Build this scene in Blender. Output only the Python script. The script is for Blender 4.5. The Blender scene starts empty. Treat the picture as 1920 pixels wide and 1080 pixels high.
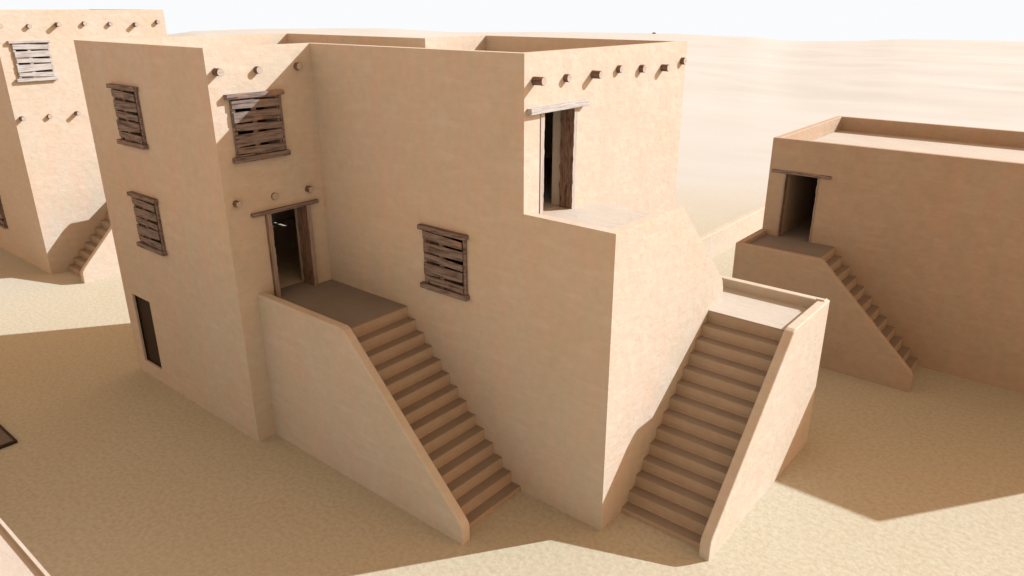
import bpy, bmesh, math, random
from mathutils import Vector, Matrix, noise
random.seed(7)
S = 1.25                                   # all plan numbers below are in units of 1.25 m
C = bpy.context.scene.collection

# ------------------------------------------------------------------ materials
def nodes_of(name):
    m = bpy.data.materials.new(name); m.use_nodes = True
    nt = m.node_tree; nt.nodes.clear()
    out = nt.nodes.new('ShaderNodeOutputMaterial'); b = nt.nodes.new('ShaderNodeBsdfPrincipled')
    nt.links.new(b.outputs[0], out.inputs[0])
    b.inputs['Specular IOR Level'].default_value = 0.15
    b.inputs['Roughness'].default_value = 0.9
    return m, nt, b
def N(nt, t, **kw):
    n = nt.nodes.new(t)
    for k, v in kw.items():
        if k in n.inputs.keys(): n.inputs[k].default_value = v
        else: setattr(n, k, v)
    return n
def coord(nt, scale=(1, 1, 1), kind='pos'):
    if kind == 'pos':
        g = nt.nodes.new('ShaderNodeNewGeometry'); src = g.outputs['Position']
    else:
        g = nt.nodes.new('ShaderNodeTexCoord'); src = g.outputs['Object']
    mp = nt.nodes.new('ShaderNodeMapping'); mp.inputs['Scale'].default_value = scale
    nt.links.new(src, mp.inputs['Vector']); return mp.outputs[0]
def noise_tex(nt, vec, scale, detail=4, rough=.55, dist=0):
    n = nt.nodes.new('ShaderNodeTexNoise'); n.inputs['Scale'].default_value = scale
    n.inputs['Detail'].default_value = detail; n.inputs['Roughness'].default_value = rough
    n.inputs['Distortion'].default_value = dist
    nt.links.new(vec, n.inputs['Vector']); return n.outputs['Fac']
def ramp(nt, fac, stops):
    r = nt.nodes.new('ShaderNodeValToRGB'); e = r.color_ramp.elements
    while len(e) > 1: e.remove(e[-1])
    e[0].position = stops[0][0]; e[0].color = (*stops[0][1], 1) if len(stops[0][1]) == 3 else stops[0][1]
    for p, c in stops[1:]:
        k = e.new(p); k.color = (*c, 1)
    nt.links.new(fac, r.inputs[0]); return r.outputs[0]
def mix(nt, fac, a, b, mode='MIX'):
    m = nt.nodes.new('ShaderNodeMix'); m.data_type = 'RGBA'; m.blend_type = mode
    for i, v in ((0, fac), (6, a), (7, b)):
        if hasattr(v, 'is_output') or isinstance(v, bpy.types.NodeSocket): nt.links.new(v, m.inputs[i])
        else: m.inputs[i].default_value = v if i == 0 else (*v, 1)
    return m.outputs[2]
def bump(nt, b, fac, strength, dist):
    prev = b.inputs['Normal'].links[0].from_socket if b.inputs['Normal'].links else None
    n = nt.nodes.new('ShaderNodeBump'); n.inputs['Strength'].default_value = strength; n.inputs['Distance'].default_value = dist
    nt.links.new(fac, n.inputs['Height'])
    if prev: nt.links.new(prev, n.inputs['Normal'])
    nt.links.new(n.outputs[0], b.inputs['Normal'])
def G(v): return (v, v, v)

def adobe_mat(name, a, bcol, pink, bstr=1.0, streak=True):
    m, nt, b = nodes_of(name)
    p = coord(nt)
    big = noise_tex(nt, p, .55, 4, .6)
    pv = coord(nt, (1.6, 1.6, .45)) if streak else p
    strk = noise_tex(nt, pv, 1.3, 5, .6, .3)
    col = mix(nt, ramp(nt, big, [(.3, G(0)), (.7, G(1))]), a, bcol)
    col = mix(nt, ramp(nt, strk, [(.42, G(0)), (.70, G(.9))]), col, pink)
    pm = noise_tex(nt, p, 5, 4, .6)
    col = mix(nt, .5, col, ramp(nt, pm, [(.25, G(.40)), (.75, G(.60))]), 'SOFT_LIGHT')
    spots = noise_tex(nt, p, 9, 2, .5)
    col = mix(nt, ramp(nt, spots, [(.70, G(0)), (.78, G(.22))]), col, (a[0]*.6, a[1]*.6, a[2]*.6))
    wipe = noise_tex(nt, coord(nt, (.6, .6, 3.2)), 1.8, 4, .55, .5)
    col = mix(nt, ramp(nt, wipe, [(.52, G(0)), (.72, G(.26))]), col, (a[0]*1.22, a[1]*1.25, a[2]*1.3))
    nt.links.new(col, b.inputs['Base Color'])
    lump = noise_tex(nt, coord(nt, (1, 1, 1.5)), 3.2, 3, .55, .4)
    rid = noise_tex(nt, coord(nt, (1, 1, 2.6)), 7, 4, .6, .6)
    fine = noise_tex(nt, p, 26, 4, .65)
    bump(nt, b, lump, .30*bstr, .05)
    bump(nt, b, rid, .24*bstr, .018)
    bump(nt, b, fine, .10*bstr, .005)
    return m
M_WALL = adobe_mat('adobe_plaster', (.443, .414, .366), (.424, .387, .312), (.468, .384, .322))
M_RWALL = adobe_mat('adobe_plaster_reddish_shade', (0.344, 0.287, 0.229), (0.321, 0.262, 0.196), (0.365, 0.271, 0.205))  # plaster darkened in the colour to stand for weaker bounce light
def floor_mat(name, a, c):
    m, nt, b = nodes_of(name); p = coord(nt)
    f = noise_tex(nt, p, 1.2, 5, .6)
    col = mix(nt, ramp(nt, f, [(.3, G(0)), (.7, G(1))]), a, c)
    f2 = noise_tex(nt, coord(nt, (1, 1.6, 1)), 3, 4, .6, .5)
    col = mix(nt, ramp(nt, f2, [(.4, G(0)), (.8, G(.15))]), col, (a[0]*.75, a[1]*.75, a[2]*.75))
    nt.links.new(col, b.inputs['Base Color'])
    bump(nt, b, noise_tex(nt, coord(nt, (.9, 1.7, 1)), 2.5, 3, .5, .8), .3, .04)
    bump(nt, b, noise_tex(nt, p, 25, 4, .6), .3, .01)
    return m
M_FLOOR = floor_mat('trodden_mud_floor', (0.432, 0.411, 0.377), (0.403, 0.376, 0.333))
M_TREAD = floor_mat('shade_tint_tread_mud', (0.254, 0.215, 0.175), (0.221, 0.180, 0.144))  # treads darker than the floors: their shade is put into the colour
M_STAIR = adobe_mat('stair_mud', (0.363, 0.300, 0.233), (0.346, 0.278, 0.204), (0.381, 0.287, 0.217), .6)
M_LAND = floor_mat('shade_tint_landing', (.215, .200, .185), (.187, .172, .155))  # darker floor copy, shade of the landings painted into the colour

def sand_mat():
    m, nt, b = nodes_of('desert_sand'); p = coord(nt)
    big = noise_tex(nt, p, .12, 4, .6)
    col = mix(nt, ramp(nt, big, [(.3, G(0)), (.7, G(1))]), (0.428, 0.425, 0.350), (0.404, 0.397, 0.317))
    med = noise_tex(nt, p, .9, 5, .6)
    col = mix(nt, ramp(nt, med, [(.4, G(0)), (.8, G(.35))]), col, (0.409, 0.375, 0.287))
    fine = noise_tex(nt, p, 10, 8, .72, .2)
    col = mix(nt, ramp(nt, fine, [(.36, G(.5)), (.60, G(0))]), col, (0.292, 0.240, 0.162))
    streak = noise_tex(nt, coord(nt, (.045, .16, .1)), 1.0, 5, .6, .6)
    col = mix(nt, ramp(nt, streak, [(.52, G(0)), (.72, G(.28))]), col, (0.389, 0.335, 0.232))
    # distance haze painted into the colour: sand pales away from the yard
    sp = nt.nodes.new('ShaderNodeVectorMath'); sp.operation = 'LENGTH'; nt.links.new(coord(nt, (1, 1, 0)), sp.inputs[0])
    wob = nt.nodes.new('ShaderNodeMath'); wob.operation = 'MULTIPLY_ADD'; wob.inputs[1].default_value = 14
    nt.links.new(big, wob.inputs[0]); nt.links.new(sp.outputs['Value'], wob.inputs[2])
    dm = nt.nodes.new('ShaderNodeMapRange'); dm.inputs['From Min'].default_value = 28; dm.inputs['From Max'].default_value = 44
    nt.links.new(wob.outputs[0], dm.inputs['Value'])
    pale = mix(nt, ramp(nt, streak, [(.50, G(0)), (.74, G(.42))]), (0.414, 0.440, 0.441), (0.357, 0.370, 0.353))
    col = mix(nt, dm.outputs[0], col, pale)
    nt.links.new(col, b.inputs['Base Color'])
    bump(nt, b, noise_tex(nt, p, 22, 3, .6), .32, .010)
    bump(nt, b, noise_tex(nt, p, 5, 3, .5), .35, .03)
    return m
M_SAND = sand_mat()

def wood_mat(name, base, dark, orange, sc=1.0, kind='obj', axis=0):
    m, nt, b = nodes_of(name)
    s = [14, 14, 14]; s[axis] = 1.2
    v = coord(nt, tuple(s), kind)
    oi = nt.nodes.new('ShaderNodeObjectInfo')
    add = nt.nodes.new('ShaderNodeVectorMath'); add.operation = 'ADD'
    mul = nt.nodes.new('ShaderNodeMath'); mul.operation = 'MULTIPLY'; mul.inputs[1].default_value = 60
    nt.links.new(oi.outputs['Random'], mul.inputs[0]); nt.links.new(v, add.inputs[0]); nt.links.new(mul.outputs[0], add.inputs[1])
    g = noise_tex(nt, add.outputs[0], 1.6*sc, 6, .65, .3)
    col = mix(nt, ramp(nt, g, [(.34, G(1)), (.56, G(0))]), base, dark)
    s2 = [4.5, 4.5, 4.5]; s2[axis] = 2.2
    v2 = coord(nt, tuple(s2), kind); add2 = nt.nodes.new('ShaderNodeVectorMath'); add2.operation = 'ADD'
    nt.links.new(v2, add2.inputs[0]); nt.links.new(mul.outputs[0], add2.inputs[1])
    k = noise_tex(nt, add2.outputs[0], 1.3, 3, .6)
    col = mix(nt, ramp(nt, k, [(.60, G(0)), (.74, G(.6))]), col, orange)
    nt.links.new(col, b.inputs['Base Color'])
    b.inputs['Roughness'].default_value = .75
    bump(nt, b, g, .6, .012)
    return m
M_WOOD = wood_mat('weathered_board', (.195, .162, .152), (.045, .034, .030), (.34, .185, .095))
M_SUNLIT = wood_mat('sunlit_tint_board', (.39, .40, .405), (.225, .215, .21), (.41, .35, .28))  # lit copy of the boards, sunlight put into the colour
M_POST = wood_mat('rough_post_wood', (.21, .14, .105), (.055, .032, .022), (.36, .17, .075), 1.4, 'obj', 2)
M_POSTF = wood_mat('grey_post_face', (.27, .23, .21), (.18, .145, .13), (.30, .22, .165), 1.2, 'obj', 2)
M_BARK = wood_mat('beam_side', (.17, .115, .085), (.06, .038, .028), (.27, .15, .08), 1.2, 'obj', 0)
M_END = wood_mat('beam_cut_end', (.39, .36, .33), (.28, .24, .21), (.41, .34, .29), 1.5, 'obj', 2)
M_SUNLITV = wood_mat('sunlit_tint_post', (.39, .37, .35), (.29, .26, .24), (.38, .32, .27), .8, 'obj', 2)  # lit copy for post fronts, sunlight put into the colour
def plain(name, c, rough=.9):
    m, nt, b = nodes_of(name); p = coord(nt)
    col = mix(nt, noise_tex(nt, p, 9, 4), c, tuple(x*.65 for x in c)); nt.links.new(col, b.inputs['Base Color'])
    b.inputs['Roughness'].default_value = rough; return m
M_DARK = plain('dark_wood_and_void', (.035, .022, .015), .7)
M_PANEL = plain('dull_grey_panel', (.135, .115, .10), .6)
M_ROCK = plain('brown_rock', (.20, .14, .095))

# ------------------------------------------------------------------ geometry helpers
def bm_box(bm, x0, x1, y0, y1, z0, z1):
    v = [bm.verts.new((x*S, y*S, z*S)) for x in (x0, x1) for y in (y0, y1) for z in (z0, z1)]
    for f in ((0, 1, 3, 2), (4, 6, 7, 5), (0, 4, 5, 1), (2, 3, 7, 6), (0, 2, 6, 4), (1, 5, 7, 3)):
        bm.faces.new([v[i] for i in f])
def bm_prism(bm, poly, axis, a, b):
    """poly: points in the plane across `axis` ('x': (y,z), 'y': (x,z)); a..b the extent along axis"""
    def P(p, t): return Vector((t, p[0], p[1]))*S if axis == 'x' else Vector((p[0], t, p[1]))*S
    va = [bm.verts.new(P(p, a)) for p in poly]; vb = [bm.verts.new(P(p, b)) for p in poly]
    bm.faces.new(va); bm.faces.new(vb[::-1])
    n = len(poly)
    for i in range(n): bm.faces.new((va[i], vb[i], vb[(i+1) % n], va[(i+1) % n]))
def finish(bm):
    bmesh.ops.recalc_face_normals(bm, faces=bm.faces)
def mesh_from(fn, name='tmp'):
    bm = bmesh.new(); fn(bm); finish(bm); me = bpy.data.meshes.new(name); bm.to_mesh(me); bm.free(); return me
def boolean(base, items, op):
    """items: list of functions filling a bmesh"""
    for fn in items:
        o = bpy.data.objects.new('t', base); C.objects.link(o)
        cme = mesh_from(fn); c = bpy.data.objects.new('c', cme); C.objects.link(c)
        md = o.modifiers.new('b', 'BOOLEAN'); md.operation = op; md.object = c; md.solver = 'EXACT'
        dg = bpy.context.evaluated_depsgraph_get(); dg.update()
        new = bpy.data.meshes.new_from_object(o.evaluated_get(dg))
        bpy.data.objects.remove(o); bpy.data.objects.remove(c); bpy.data.meshes.remove(cme)
        base = new
    return base
def B(*a): return lambda bm: bm_box(bm, *a)
def PR(poly, axis, a, b): return lambda bm: bm_prism(bm, poly, axis, a, b)
def add_obj(name, me, mats, parent=None, bevel=0, seg=2, ang=40):
    """me is in world coordinates; parents are empties or meshes without rotation"""
    me.name = name
    for m in (mats if isinstance(mats, (list, tuple)) else [mats]): me.materials.append(m)
    o = bpy.data.objects.new(name, me); C.objects.link(o)
    if bevel:
        md = o.modifiers.new('rounded_edges', 'BEVEL'); md.width = bevel*S; md.segments = seg
        md.limit_method = 'ANGLE'; md.angle_limit = math.radians(ang); md.harden_normals = False
    if parent: setp(o, parent)
    return o
def setp(o, parent):
    o.parent = parent
    w = Vector((0, 0, 0)); p = parent
    while p: w += p.location; p = p.parent
    o.location = o.location - w
def thing(name, label, cat, loc, group=None):
    o = bpy.data.objects.new(name, None); C.objects.link(o); o.empty_display_size = .3
    o.location = Vector(loc)*S; o['label'] = label; o['category'] = cat
    if group: o['group'] = group
    return o
def tag(o, label=None, cat=None, group=None, kind=None):
    for k, v in (('label', label), ('category', cat), ('group', group), ('kind', kind)):
        if v: o[k] = v
    return o

# shared local meshes (metres, own origin) ------------------------------------
def local_mesh(name, fn, mats, bev=0.006):
    bm = bmesh.new(); fn(bm); finish(bm)
    if bev: bmesh.ops.bevel(bm, geom=list(bm.edges), offset=bev, segments=1, affect='EDGES', clamp_overlap=True)
    me = bpy.data.meshes.new(name); bm.to_mesh(me); bm.free()
    for m in mats: me.materials.append(m)
    return me
def child(name, me, parent, loc=(0, 0, 0), rot=(0, 0, 0)):
    o = bpy.data.objects.new(name, me); C.objects.link(o); o.parent = parent
    o.location = Vector(loc); o.rotation_euler = rot; return o

# boarded window: local x across, -y outward, z up, origin at bottom centre of the boards
def fr(bm):
    for x0, x1 in ((-.475, -.400), (-.10, -.005), (.455, .515)):
        bm_box(bm, x0, x1, -.045, -.005, .0, .97)
ME_WFRAME = local_mesh('window_frame', fr, [M_WOOD])
ME_LINTEL = local_mesh('lintel', lambda bm: bm_box(bm, -.555, .555, -.105, .03, .975, 1.052), [M_WOOD])
ME_SILL = local_mesh('sill', lambda bm: bm_box(bm, -.55, .55, -.105, .03, -.092, -.002), [M_WOOD])
BO = [(.815, .958, .785, .915), (.575, .752, .588, .752), (.440, .562, .410, .522), (.168, .378, .215, .386), (.060, .158, .008, .145)]
ME_BOARDS = []
for k, (lb, lt, rb, rt) in enumerate(BO):
    xl_, xr_ = -.47+.012*(k % 3), .445+.008*((k*2) % 3)
    def f(bm, lb=lb, lt=lt, rb=rb, rt=rt, xl_=xl_, xr_=xr_):
        bm_prism(bm, [(xl_, lb), (xr_, rb), (xr_+.003, rt), (xl_+.004, lt)], 'y', -.070, -.047)
    ME_BOARDS.append(local_mesh('board', f, [M_WOOD], .004))
def sunlit_copy(me):
    m = me.copy(); m.materials.clear(); m.materials.append(M_SUNLIT); return m
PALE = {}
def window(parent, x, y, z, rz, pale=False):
    V = (lambda me: PALE.setdefault(me.name, sunlit_copy(me))) if pale else (lambda me: me)
    w = Vector((x, y, z))*S; p = parent
    while p: w -= p.location; p = p.parent
    fo = child('window', V(ME_WFRAME), parent, w, (0, 0, rz))
    child('lintel', V(ME_LINTEL), fo); child('sill', V(ME_SILL), fo)
    for b in ME_BOARDS: child('board', V(b), fo)
    return fo
def window_hole(x, y, z, rz):
    if abs(math.sin(rz)) < .5: return B(x-.40, x+.44, y-.55, y+.55, z+.02, z+.95)
    return B(x-.55, x+.55, y-.40, y+.44, z+.02, z+.95)

def beam_mesh(length, r=.063):
    bm = bmesh.new(); n = 14; rings = []
    ph = random.random()*6
    for x in (-.25, length*.5, length-.004, length):
        rr = r*(1 if x < length-.003 else .93)
        rings.append([bm.verts.new((x*S, rr*S*math.cos(2*math.pi*i/n)*(1+.04*math.sin(3*i+ph)), rr*S*math.sin(2*math.pi*i/n)*(1+.04*math.cos(2*i+ph)))) for i in range(n)])
    for a, b in zip(rings, rings[1:]):
        for i in range(n): bm.faces.new((a[i], a[(i+1) % n], b[(i+1) % n], b[i])).smooth = True
    bm.faces.new(rings[0][::-1]); f = bm.faces.new(rings[-1]); f.material_index = 1
    finish(bm); me = bpy.data.meshes.new('roof_beam'); bm.to_mesh(me); bm.free()
    me.materials.append(M_BARK); me.materials.append(M_END); return me
def beams(parent, x, items, r=.063):
    for y, z, ln in items:
        w = Vector((x, y, z))*S-parent.location
        child('roof_beam', beam_mesh(ln, r*random.uniform(.95, 1.05)), parent, w, (random.random()*6, 0, 0))

# doorway frame: local as windows; opening half width hw, height h
def door_frame(parent, x, y, z, rz, hw, h, pw, depth, proud, lint, lh, lprd, lint2=None, lmat=None):
    lmat = lmat or M_WOOD
    w = Vector((x, y, z))*S-parent.location
    l0, l1 = (-lint, lint) if lint2 is None else (-lint, lint2)
    lm = local_mesh('door_lintel', lambda bm: bm_box(bm, l0, l1, -lprd, .05, h, h+lh), [lmat])
    fo = child('door_lintel', lm, parent, w, (0, 0, rz))
    for s in (-1, 1):
        x0, x1 = (-hw-pw, -hw) if s < 0 else (hw, hw+pw)
        bm = bmesh.new()
        # jagged inner side like rough timber, smooth front
        n = 22; cols = []
        for i in range(n+1):
            zz = h*i/n; j = random.uniform(-.008, .008) if 0 < i < n else 0
            xi = (x1 if s < 0 else x0)+j*s; xo = x0 if s < 0 else x1
            dd = depth+random.uniform(-.012, .012)
            cols.append([bm.verts.new(Vector(p)*S) for p in ((xo, -proud, zz), (xi, -proud, zz), (xi, dd, zz), (xo, dd, zz))])
        for a, b in zip(cols, cols[1:]):
            for i in range(4):
                f = bm.faces.new((a[i], a[(i+1) % 4], b[(i+1) % 4], b[i])); f.material_index = 1 if i == 0 else 0
        bm.faces.new(cols[0][::-1]); bm.faces.new(cols[-1]); finish(bm)
        me = bpy.data.meshes.new('post'); bm.to_mesh(me); bm.free(); me.materials.append(M_POST); me.materials.append(M_POSTF if lmat == M_WOOD else M_SUNLITV)
        child('post', me, fo)
    return fo

def stair_mesh(axis, edge, ztop, n, run, rise, sgn, far, a, b, bottom=-.1):
    """solid flight; edge = landing edge coordinate, goes down in direction sgn"""
    poly = [(far, bottom), (far, ztop), (edge, ztop)]
    z = ztop; x = edge
    for i in range(n):
        z -= rise; poly.append((x, z)); x += sgn*run; poly.append((x, z))
    poly.append((x, bottom))
    bm = bmesh.new(); bm_prism(bm, poly, axis, a, b); finish(bm)
    # upward faces take the tread material with shade in its colour
    for f in bm.faces:
        if f.normal.z > .9: f.material_index = 1
    me = bpy.data.meshes.new('staircase'); bm.to_mesh(me); bm.free(); return me

PI = math.pi
# ------------------------------------------------------------------ MAIN HOUSE
xs, xt, xl, d = -1.633, -6.589, -11.54, 2.043
H2, H3, H1, PH, pw = 5.0065, 7.3234, 2.80, 2.985, .174
TF = 4.835
main = thing('mud_house', 'tall plastered mud house in the middle with outer stairs on two sides', 'house', (-5.5, 1.5, 0))
me = mesh_from(B(xl, xt, -d, 3.02, -.3, H3))
me = boolean(me, [B(-6.70, xs, 0, 4.885, -.3, H3), B(xs-.3, 0, 0, 1.957, -.3, TF-.004), B(xs-.3, 0, 0, pw, -.3, H2), B(-pw, 0, 0, 1.957, -.3, H2),
                  PR([(1.5, -.3), (1.5, H2), (1.957, H2), (3.66, 3.40), (3.80, 3.235), (3.86, 3.08), (3.875, 2.79), (4.70, 2.79), (4.70, -.3)], 'x', -pw, 0)], 'UNION')
wins = [(-9.63, -d, 5.515, 0), (-9.62, -d, 3.405, 0), (-3.335, 0, 3.408, 0), (xt, -1.243, 5.522, PI/2), (-10.1, 3.02, 3.41, PI)]
cuts = [B(xl+.17, xt-.17, -d+.17, 2.82, 6.75, 8), B(xt-.3, -6.4, .17, 2.82, 6.75, 8), B(-6.525, xs-.17, .17, 4.715, 6.75, 8),
        B(-11.22, -7.0, -1.64, 2.62, 2.796, 4.62), B(-11.22, -7.0, -1.64, 2.62, 4.95, 6.55), B(-11.45, -7.0, -1.995, 2.62, -.4, 2.55),
        B(-6.3, -2.07, .42, 4.47, 2.9, 4.60), B(-6.3, -2.07, .42, 4.47, TF-.002, 6.60),
        B(-7.3, -6.3, -1.265, -.41, 2.796, 4.433), B(-2.4, -1.4, .43, 1.29, TF-.004, 6.478),
        B(-11.14, -10.338, -2.3, -1.3, .34, 1.985)]
cuts += [window_hole(*w) for w in wins]
me = boolean(me, cuts, 'DIFFERENCE')
add_obj('wall', me, M_WALL, main, .028, 3)
add_obj('roof', mesh_from(lambda bm: (bm_box(bm, xl+.1, xt-.1, -d+.1, 2.9, 6.6, 6.755), bm_box(bm, xt-.2, -6.45, .1, 2.9, 6.6, 6.757), bm_box(bm, -6.6, xs-.1, .1, 4.8, 6.6, 6.759))), M_FLOOR, main)
add_obj('terrace_floor', mesh_from(B(xs-.02, -pw+.02, pw-.02, 1.90, 4.7, TF)), M_FLOOR, main)
add_obj('room_floor', mesh_from(B(-6.31, -1.9, .41, 4.48, 4.75, TF+.004)), M_FLOOR, main)
for w in wins: window(main, *w)
add_obj('dark_void_panel', mesh_from(B(-11.3, -10.2, -1.965, -1.93, .2, 2.1)), M_DARK, main)  # dark sheet added to stand for the unlit void of the opening
door_frame(main, xt, -.8375, H1, PI/2, .385, 1.633, .09, .27, .07, .75, .065, .085, .665)
door_frame(main, xs, .86, TF, PI/2, .385, 1.637, .085, .25, .012, .80, .088, .09, .665, M_SUNLIT)
beams(main, xs, [(.222, 6.94, .187), (.995, 6.925, .08), (1.731, 6.93, .165), (2.487, 6.965, .073), (3.215, 6.93, .085), (3.971, 6.90, .14), (4.711, 6.98, .077)])
beams(main, xt, [(-1.879, 6.944, .158), (-1.124, 6.932, .095), (-.316, 6.947, .095), (-1.842, 4.731, .12), (-1.074, 4.718, .035), (-.343, 4.723, .12)])
# front flight (along +x)
st = add_obj('staircase', stair_mesh('y', -4.356, H1, 13, .206, .2077, 1, xt-.04, -1.56, .04), [M_STAIR, M_TREAD], main, .010, 1)
add_obj('landing_floor', mesh_from(B(xt-.35, -4.375, -1.50, .03, 2.6, H1+.004)), M_LAND, st)
add_obj('stair_parapet', mesh_from(PR([(xt-.04, -.12), (xt-.04, PH), (-4.18, PH), (-4.10, PH-.03), (-1.56, .40), (-1.51, .33), (-1.493, .24), (-1.493, -.12)], 'y', -1.666, -1.666+pw)), M_WALL, st, .026, 3, 25)
# side flight (along y) with its corner landing
st = add_obj('staircase', stair_mesh('x', 3.302, H1, 13, .206, .2077, -1, 4.70, -.04, 1.56), [M_STAIR, M_TREAD], main, .010, 1)
add_obj('landing_floor', mesh_from(B(xs-.03, 1.55, 3.32, 4.66, 2.6, H1+.004)), M_FLOOR, st)
pm = mesh_from(PR([(.448, -.12), (.448, .24), (.466, .33), (.52, .40), (2.98, PH-.03), (3.06, PH), (4.757, PH), (4.757, -.12)], 'x', 1.656-pw, 1.656))
pm = boolean(pm, [B(xs-.03, 1.6, 4.757-pw, 4.757, -.12, PH)], 'UNION')
add_obj('stair_parapet', pm, M_WALL, st, .026, 3, 25)
# upper flight from the landing to the terrace, between the side wall and the upper room
add_obj('staircase', stair_mesh('x', 1.885, TF-.006, 10, .2045, .2031, 1, 1.75, xs-.03, -pw+.03, 2.5), [M_STAIR, M_TREAD], main, .010, 1)

# ------------------------------------------------------------------ RIGHT HOUSE
rh = thing('mud_house', 'long flat-roofed mud house on the right with one doorway atop its stair', 'house', (3.3, 12, 0))
RX0, RX1, RY0, RY1, RH = -1.562, 8.14, 9.68, 14.62, 4.93
me = mesh_from(B(RX0, RX1, RY0, RY1, -.3, RH))
me = boolean(me, [B(RX0+.15, RX1-.15, RY0+.15, RY1-.15, 4.5, 6), B(-1.15, 7.7, 10.1, 14.2, 2.481, 4.3), B(-1.15, -.345, 9.4, 10.5, 2.481, 4.09)], 'DIFFERENCE')
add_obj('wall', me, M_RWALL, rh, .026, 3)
add_obj('roof', mesh_from(B(RX0+.1, RX1-.1, RY0+.1, RY1-.1, 4.4, 4.54)), M_FLOOR, rh)
add_obj('room_floor', mesh_from(B(-1.16, 7.72, 9.72, 14.22, 2.3, 2.485)), M_LAND, rh)
door_frame(rh, -.7475, RY0, 2.485, 0, .385, 1.605, .035, .16, .012, .745, .075, .03, .69)
st = add_obj('staircase', stair_mesh('y', .27, 2.485, 11, .2035, .2077, 1, -1.53, 8.25, RY0+.04), [M_STAIR, M_TREAD], rh, .010, 1)
add_obj('landing_floor', mesh_from(B(-1.5, .25, 8.27, RY0+.03, 2.3, 2.489)), M_LAND, st)
pm = mesh_from(PR([(-1.60, -.12), (-1.60, 2.60), (.38, 2.60), (.47, 2.56), (2.62, .50), (2.68, .42), (2.69, .34), (2.69, -.12)], 'y', 8.15, 8.15+pw*.8))
pm = boolean(pm, [B(-1.60, -1.60+pw*.9, 8.2, RY0+.03, -.12, 2.60)], 'UNION')
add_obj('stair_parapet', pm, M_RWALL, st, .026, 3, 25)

# ------------------------------------------------------------------ LEFT HOUSE
lh = thing('mud_house', 'tall mud house at the far left with beam ends in two rows', 'house', (-23, 1.8, 0))
LX, LY, LH = -20.2, -.762, 7.855
me = mesh_from(B(-25.6, LX, LY, 4.22, -.3, LH))
lw = [(LX, .055, 5.985, PI/2), (-23.90, LY, 1.04, 0)]
me = boolean(me, [B(-25.4, LX-.17, LY+.17, 4.05, 7.25, 9), B(-25.2, -20.65, LY+.42, 3.8, 5.3, 7.0), B(-25.2, -20.65, LY+.42, 3.8, -.4, 2.6)]+[window_hole(*w) for w in lw], 'DIFFERENCE')
add_obj('wall', me, M_WALL, lh, .028, 3)
add_obj('roof', mesh_from(B(-25.45, LX-.1, LY+.1, 4.1, 7.1, 7.255)), M_FLOOR, lh)
tag(window(lh, *lw[0], pale=True), 'grey board shutter with sunlight in its colour'); window(lh, *lw[1])
beams(lh, LX, [(-.61, 7.44, .15), (.134, 7.42, .10), (.899, 7.45, .20), (1.671, 7.467, .10), (2.424, 7.439, .10), (3.198, 7.409, .17), (3.94, 7.478, .11),
               (-.592, 4.862, .20), (.157, 4.845, .10), (.937, 4.86, .20), (1.69, 4.85, .1), (2.45, 4.87, .12), (3.2, 4.85, .1)])
st = add_obj('staircase', stair_mesh('x', 2.42, 2.83, 13, .2055, .2035, -1, 3.85, LX-.04, LX+1.56), [M_STAIR, M_TREAD], lh, .010, 1)
pm = mesh_from(PR([(-.45, -.12), (-.45, .28), (-.43, .36), (-.38, .44), (2.12, 3.02), (2.2, 3.05), (3.90, 3.05), (3.90, -.12)], 'x', LX+1.482, LX+1.656))
pm = boolean(pm, [B(LX-.03, LX+1.6, 3.73, 3.90, -.12, 3.05)], 'UNION')
add_obj('stair_parapet', pm, M_WALL, st, .026, 3, 25)

# ------------------------------------------------------------------ NEAR HOUSE (only a roof corner is in view, bottom left)
nh = thing('mud_house', 'near mud house showing only its pale roof edge in the bottom left corner', 'house', (-4, -11, 0))
me = mesh_from(B(-12, 2.6, -14, -7.57, -.3, 5.0))
me = boolean(me, [B(-11.98, 2.58, -13.98, -7.588, 4.974, 6)], 'DIFFERENCE')
add_obj('wall', me, M_FLOOR, nh)
add_obj('roof', mesh_from(B(-11.985, 2.585, -13.985, -7.583, 4.9, 4.976)), M_FLOOR, nh)

# ------------------------------------------------------------------ LOW WALL, HATCH, ROCKS
lwm = bmesh.new()
ys = [9.0+.5*i for i in range(30)]
for a, b in zip(ys, ys[1:]): pass
bm_box(lwm, -4.97, -4.745, 9.0, 23.0, -.2, .885); finish(lwm)
me = bpy.data.meshes.new('boundary_wall'); lwm.to_mesh(me); lwm.free()
o = add_obj('boundary_wall', me, M_WALL, None, .03, 3)
tag(o, 'low sunlit mud wall running across the sand behind the middle house', 'wall')
hz = thing('floor_hatch', 'dark framed hatch lying on the shaded sand at the left edge', 'hatch', (-11.2, -5.8, 0))
def hatch_frame(bm):
    x0, x1, y0, y1 = -12.2, -10.20, -6.60, -5.05
    for a in ((x0, x1, y0, y0+.06), (x0, x1, y1-.04, y1), (x0, x0+.04, y0+.06, y1-.04), (x1-.05, x1, y0+.06, y1-.04)): bm_box(bm, *a, -.02, .06)
add_obj('frame', mesh_from(hatch_frame), M_DARK, hz)
add_obj('panel', mesh_from(B(-12.17, -10.24, -6.55, -5.08, -.02, .045)), M_PANEL, hz)
add_obj('plank', mesh_from(PR([(-11.9, .04), (-11.9, .060), (-10.62, .060), (-10.62, .04)], 'y', -6.3, -5.32)), M_DARK, hz)

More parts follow.
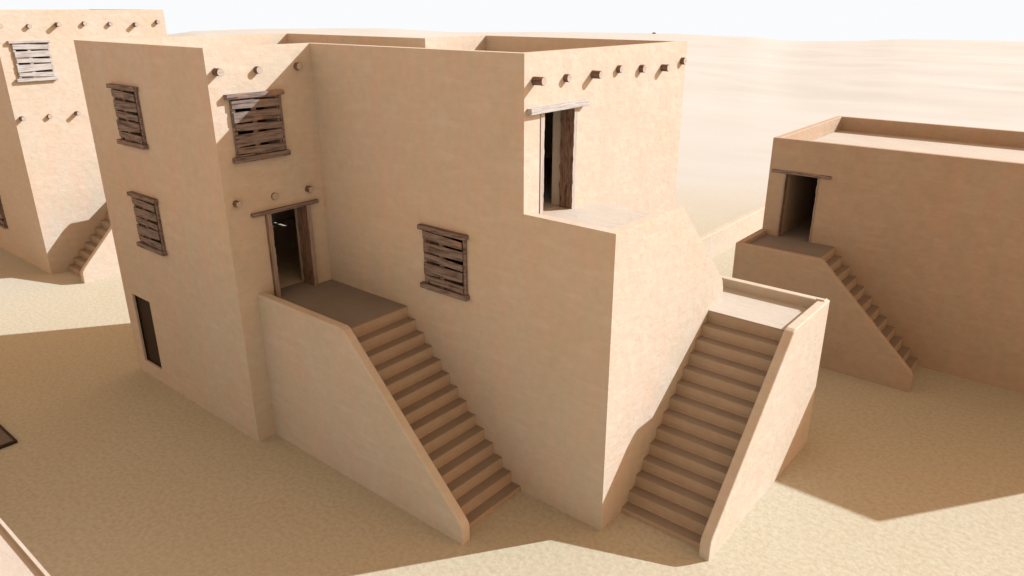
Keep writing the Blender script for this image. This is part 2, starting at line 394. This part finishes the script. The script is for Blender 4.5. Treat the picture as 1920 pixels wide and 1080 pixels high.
# ------------------------------------------------------------------ GROUND
prof = [(-180, -.03), (-90, -.030), (-70, -.031), (-63.4, -.0300), (-61.5, -.0263), (-56.3, -.0249), (-49.6, -.0251), (-42.7, -.0305), (-36, -.0303), (-29.2, -.0319), (-22.9, -.035),
        (-19.3, -.0396), (-16, -.0384), (-12.8, -.0357), (-6, -.0358), (10, -.034), (60, -.032), (180, -.03)]
CX, CY, CZ = 5.135, -8.447, 7.942
def el_at(az):
    for (a0, e0), (a1, e1) in zip(prof, prof[1:]):
        if a0 <= az <= a1:
            t = (az-a0)/(a1-a0); t = t*t*(3-2*t); return e0+(e1-e0)*t
    return -.03
RR = 190.
def height(x, y):
    dx, dy = x-CX, y-CY; r = math.hypot(dx, dy); az = math.degrees(math.atan2(dx, dy))
    crest = CZ+el_at(az)*RR
    near = min(1, max(0, (r-34)/60)); near = near*near*(3-2*near)
    t = min(1, max(0, (r-40)/(RR-40)))
    z = crest*t**1.3
    dn = noise.fractal(Vector((x*.020+3, y*.034, .3)), .9, 2.1, 4)*.55 + noise.fractal(Vector((x*.07, y*.14+9, 1.3)), .8, 2.2, 3)*.16
    far = max(0, 1-abs(r-RR)/40)
    z += near*dn*(1-.8*far)
    if r > 45: z = min(z, CZ+(el_at(az)-.0012)*r)+dn*.12*near if r < RR-25 else min(z, CZ+el_at(az)*r)
    if r > RR: z -= 34*min(1, (r-RR)/160)**1.4*1.6
    return z
bm = bmesh.new()
radii = [0, 6, 12, 18, 24, 30, 36]
r = 36
while r < 200: r *= 1.022; radii.append(r)
while r < 620: r *= 1.08; radii.append(r)
nseg = 420; prev = None
for k, r in enumerate(radii):
    if k == 0: prev = [bm.verts.new((CX*S, CY*S, 0))]; continue
    ring = []
    for i in range(nseg):
        a = 2*PI*i/nseg; x = CX+r*math.sin(a); y = CY+r*math.cos(a)
        ring.append(bm.verts.new((x*S, y*S, height(x, y)*S)))
    for i in range(nseg):
        j = (i+1) % nseg
        f = bm.faces.new((prev[0], ring[j], ring[i])) if len(prev) == 1 else bm.faces.new((prev[i], prev[j], ring[j], ring[i]))
        f.smooth = True
    prev = ring
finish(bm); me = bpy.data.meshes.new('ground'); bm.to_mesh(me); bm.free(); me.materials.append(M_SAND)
if me.polygons[0].normal.z < 0: me.flip_normals()
g = bpy.data.objects.new('ground', me); C.objects.link(g); tag(g, kind='structure')

def rock(az, rr, size, label):
    x = CX+rr*math.sin(math.radians(az)); y = CY+rr*math.cos(math.radians(az))
    bm = bmesh.new(); bmesh.ops.create_icosphere(bm, subdivisions=3, radius=1)
    for v in bm.verts:
        n = 1+.35*noise.noise(v.co*1.4+Vector((az, 0, 0)))+.12*noise.noise(v.co*4)
        v.co = Vector((v.co.x*size*1.5*n, v.co.y*size*n, v.co.z*size*.75*n))
    me = bpy.data.meshes.new('rock'); bm.to_mesh(me); bm.free(); me.materials.append(M_ROCK)
    o = bpy.data.objects.new('rock', me); C.objects.link(o); o.location = (x*S, y*S, (height(x, y)+size*.2)*S)
    tag(o, label, 'rock')
rock(-29.3, 186, .30*S, 'small dark rock on the dune crest above the middle house')

# ------------------------------------------------------------------ CAMERA
cam = bpy.data.cameras.new('camera'); co = bpy.data.objects.new('camera', cam); C.objects.link(co)
cam.sensor_width = 36; cam.lens = 1386.01/1920*36; cam.clip_end = 6000; cam.clip_start = .1
rv = Vector((0.77038338, 0.63757927, -0.00145739)); uv = Vector((-0.22611137, 0.27534488, 0.93437618)); fv = Vector((-0.59614017, 0.71949835, -0.35628504))
co.matrix_world = Matrix.Translation(Vector((CX, CY, CZ))*S) @ Matrix((rv, uv, -fv)).transposed().to_4x4()
bpy.context.scene.camera = co

# ------------------------------------------------------------------ LIGHT
sd = Vector((.718, 1, .746)).normalized()
sun = bpy.data.lights.new('sun', 'SUN'); sun.energy = 3.0; sun.angle = math.radians(.5); sun.color = (.935, .98, .985)
so = bpy.data.objects.new('sun', sun); C.objects.link(so); so.rotation_euler = (-sd).to_track_quat('-Z', 'Y').to_euler(); so.location = (30, 40, 40)
w = bpy.data.worlds.new('World'); bpy.context.scene.world = w; w.use_nodes = True
nt = w.node_tree; bg = nt.nodes['Background']
sk = nt.nodes.new('ShaderNodeTexSky'); sk.sky_type = 'NISHITA'; sk.sun_disc = False
sk.sun_elevation = math.asin(sd.z); sk.sun_rotation = math.atan2(sd.x, sd.y)
sk.air_density = 3.2; sk.dust_density = 1.0; sk.ozone_density = 0.6; SKY_SAT = .55; sk.altitude = 0
tc = nt.nodes.new('ShaderNodeTexCoord'); sx = nt.nodes.new('ShaderNodeSeparateXYZ'); cx_ = nt.nodes.new('ShaderNodeCombineXYZ')
mx = nt.nodes.new('ShaderNodeMath'); mx.operation = 'MAXIMUM'; mx.inputs[1].default_value = .035   # the dune line lies a little below eye level: carry the horizon sky down to it
nt.links.new(tc.outputs['Generated'], sx.inputs[0]); nt.links.new(sx.outputs[0], cx_.inputs[0]); nt.links.new(sx.outputs[1], cx_.inputs[1])
nt.links.new(sx.outputs[2], mx.inputs[0]); nt.links.new(mx.outputs[0], cx_.inputs[2]); nt.links.new(cx_.outputs[0], sk.inputs[0])
hs = nt.nodes.new('ShaderNodeHueSaturation'); hs.inputs['Saturation'].default_value = SKY_SAT
nt.links.new(sk.outputs[0], hs.inputs['Color'])
mr = nt.nodes.new('ShaderNodeMapRange'); mr.inputs['From Min'].default_value = .03; mr.inputs['From Max'].default_value = .11   # pale band added along the horizon, keeps the visible sky white
mr.interpolation_type = 'SMOOTHSTEP'; nt.links.new(sx.outputs[2], mr.inputs['Value'])
band = nt.nodes.new('ShaderNodeMix'); band.data_type = 'RGBA'; band.inputs[6].default_value = (6.49, 6.54, 6.66, 1)
nt.links.new(mr.outputs[0], band.inputs[0]); warm_tint = nt.nodes.new('ShaderNodeMix'); warm_tint.data_type = 'RGBA'; warm_tint.blend_type = 'MULTIPLY'; warm_tint.inputs[0].default_value = 1; warm_tint.inputs[7].default_value = (1.86, 1.0, .60, 1)  # strong sky tint added to warm the shade
nt.links.new(hs.outputs[0], warm_tint.inputs[6]); nt.links.new(warm_tint.outputs[2], band.inputs[7])
nt.links.new(band.outputs[2], bg.inputs[0]); bg.inputs[1].default_value = .060
sc = bpy.context.scene
sc.view_settings.view_transform = 'Standard'; sc.view_settings.look = 'None'; sc.view_settings.gamma = 1; sc.view_settings.exposure = 1.30
sc.render.engine = 'CYCLES'
sc.cycles.diffuse_bounces = 6; sc.cycles.max_bounces = 8
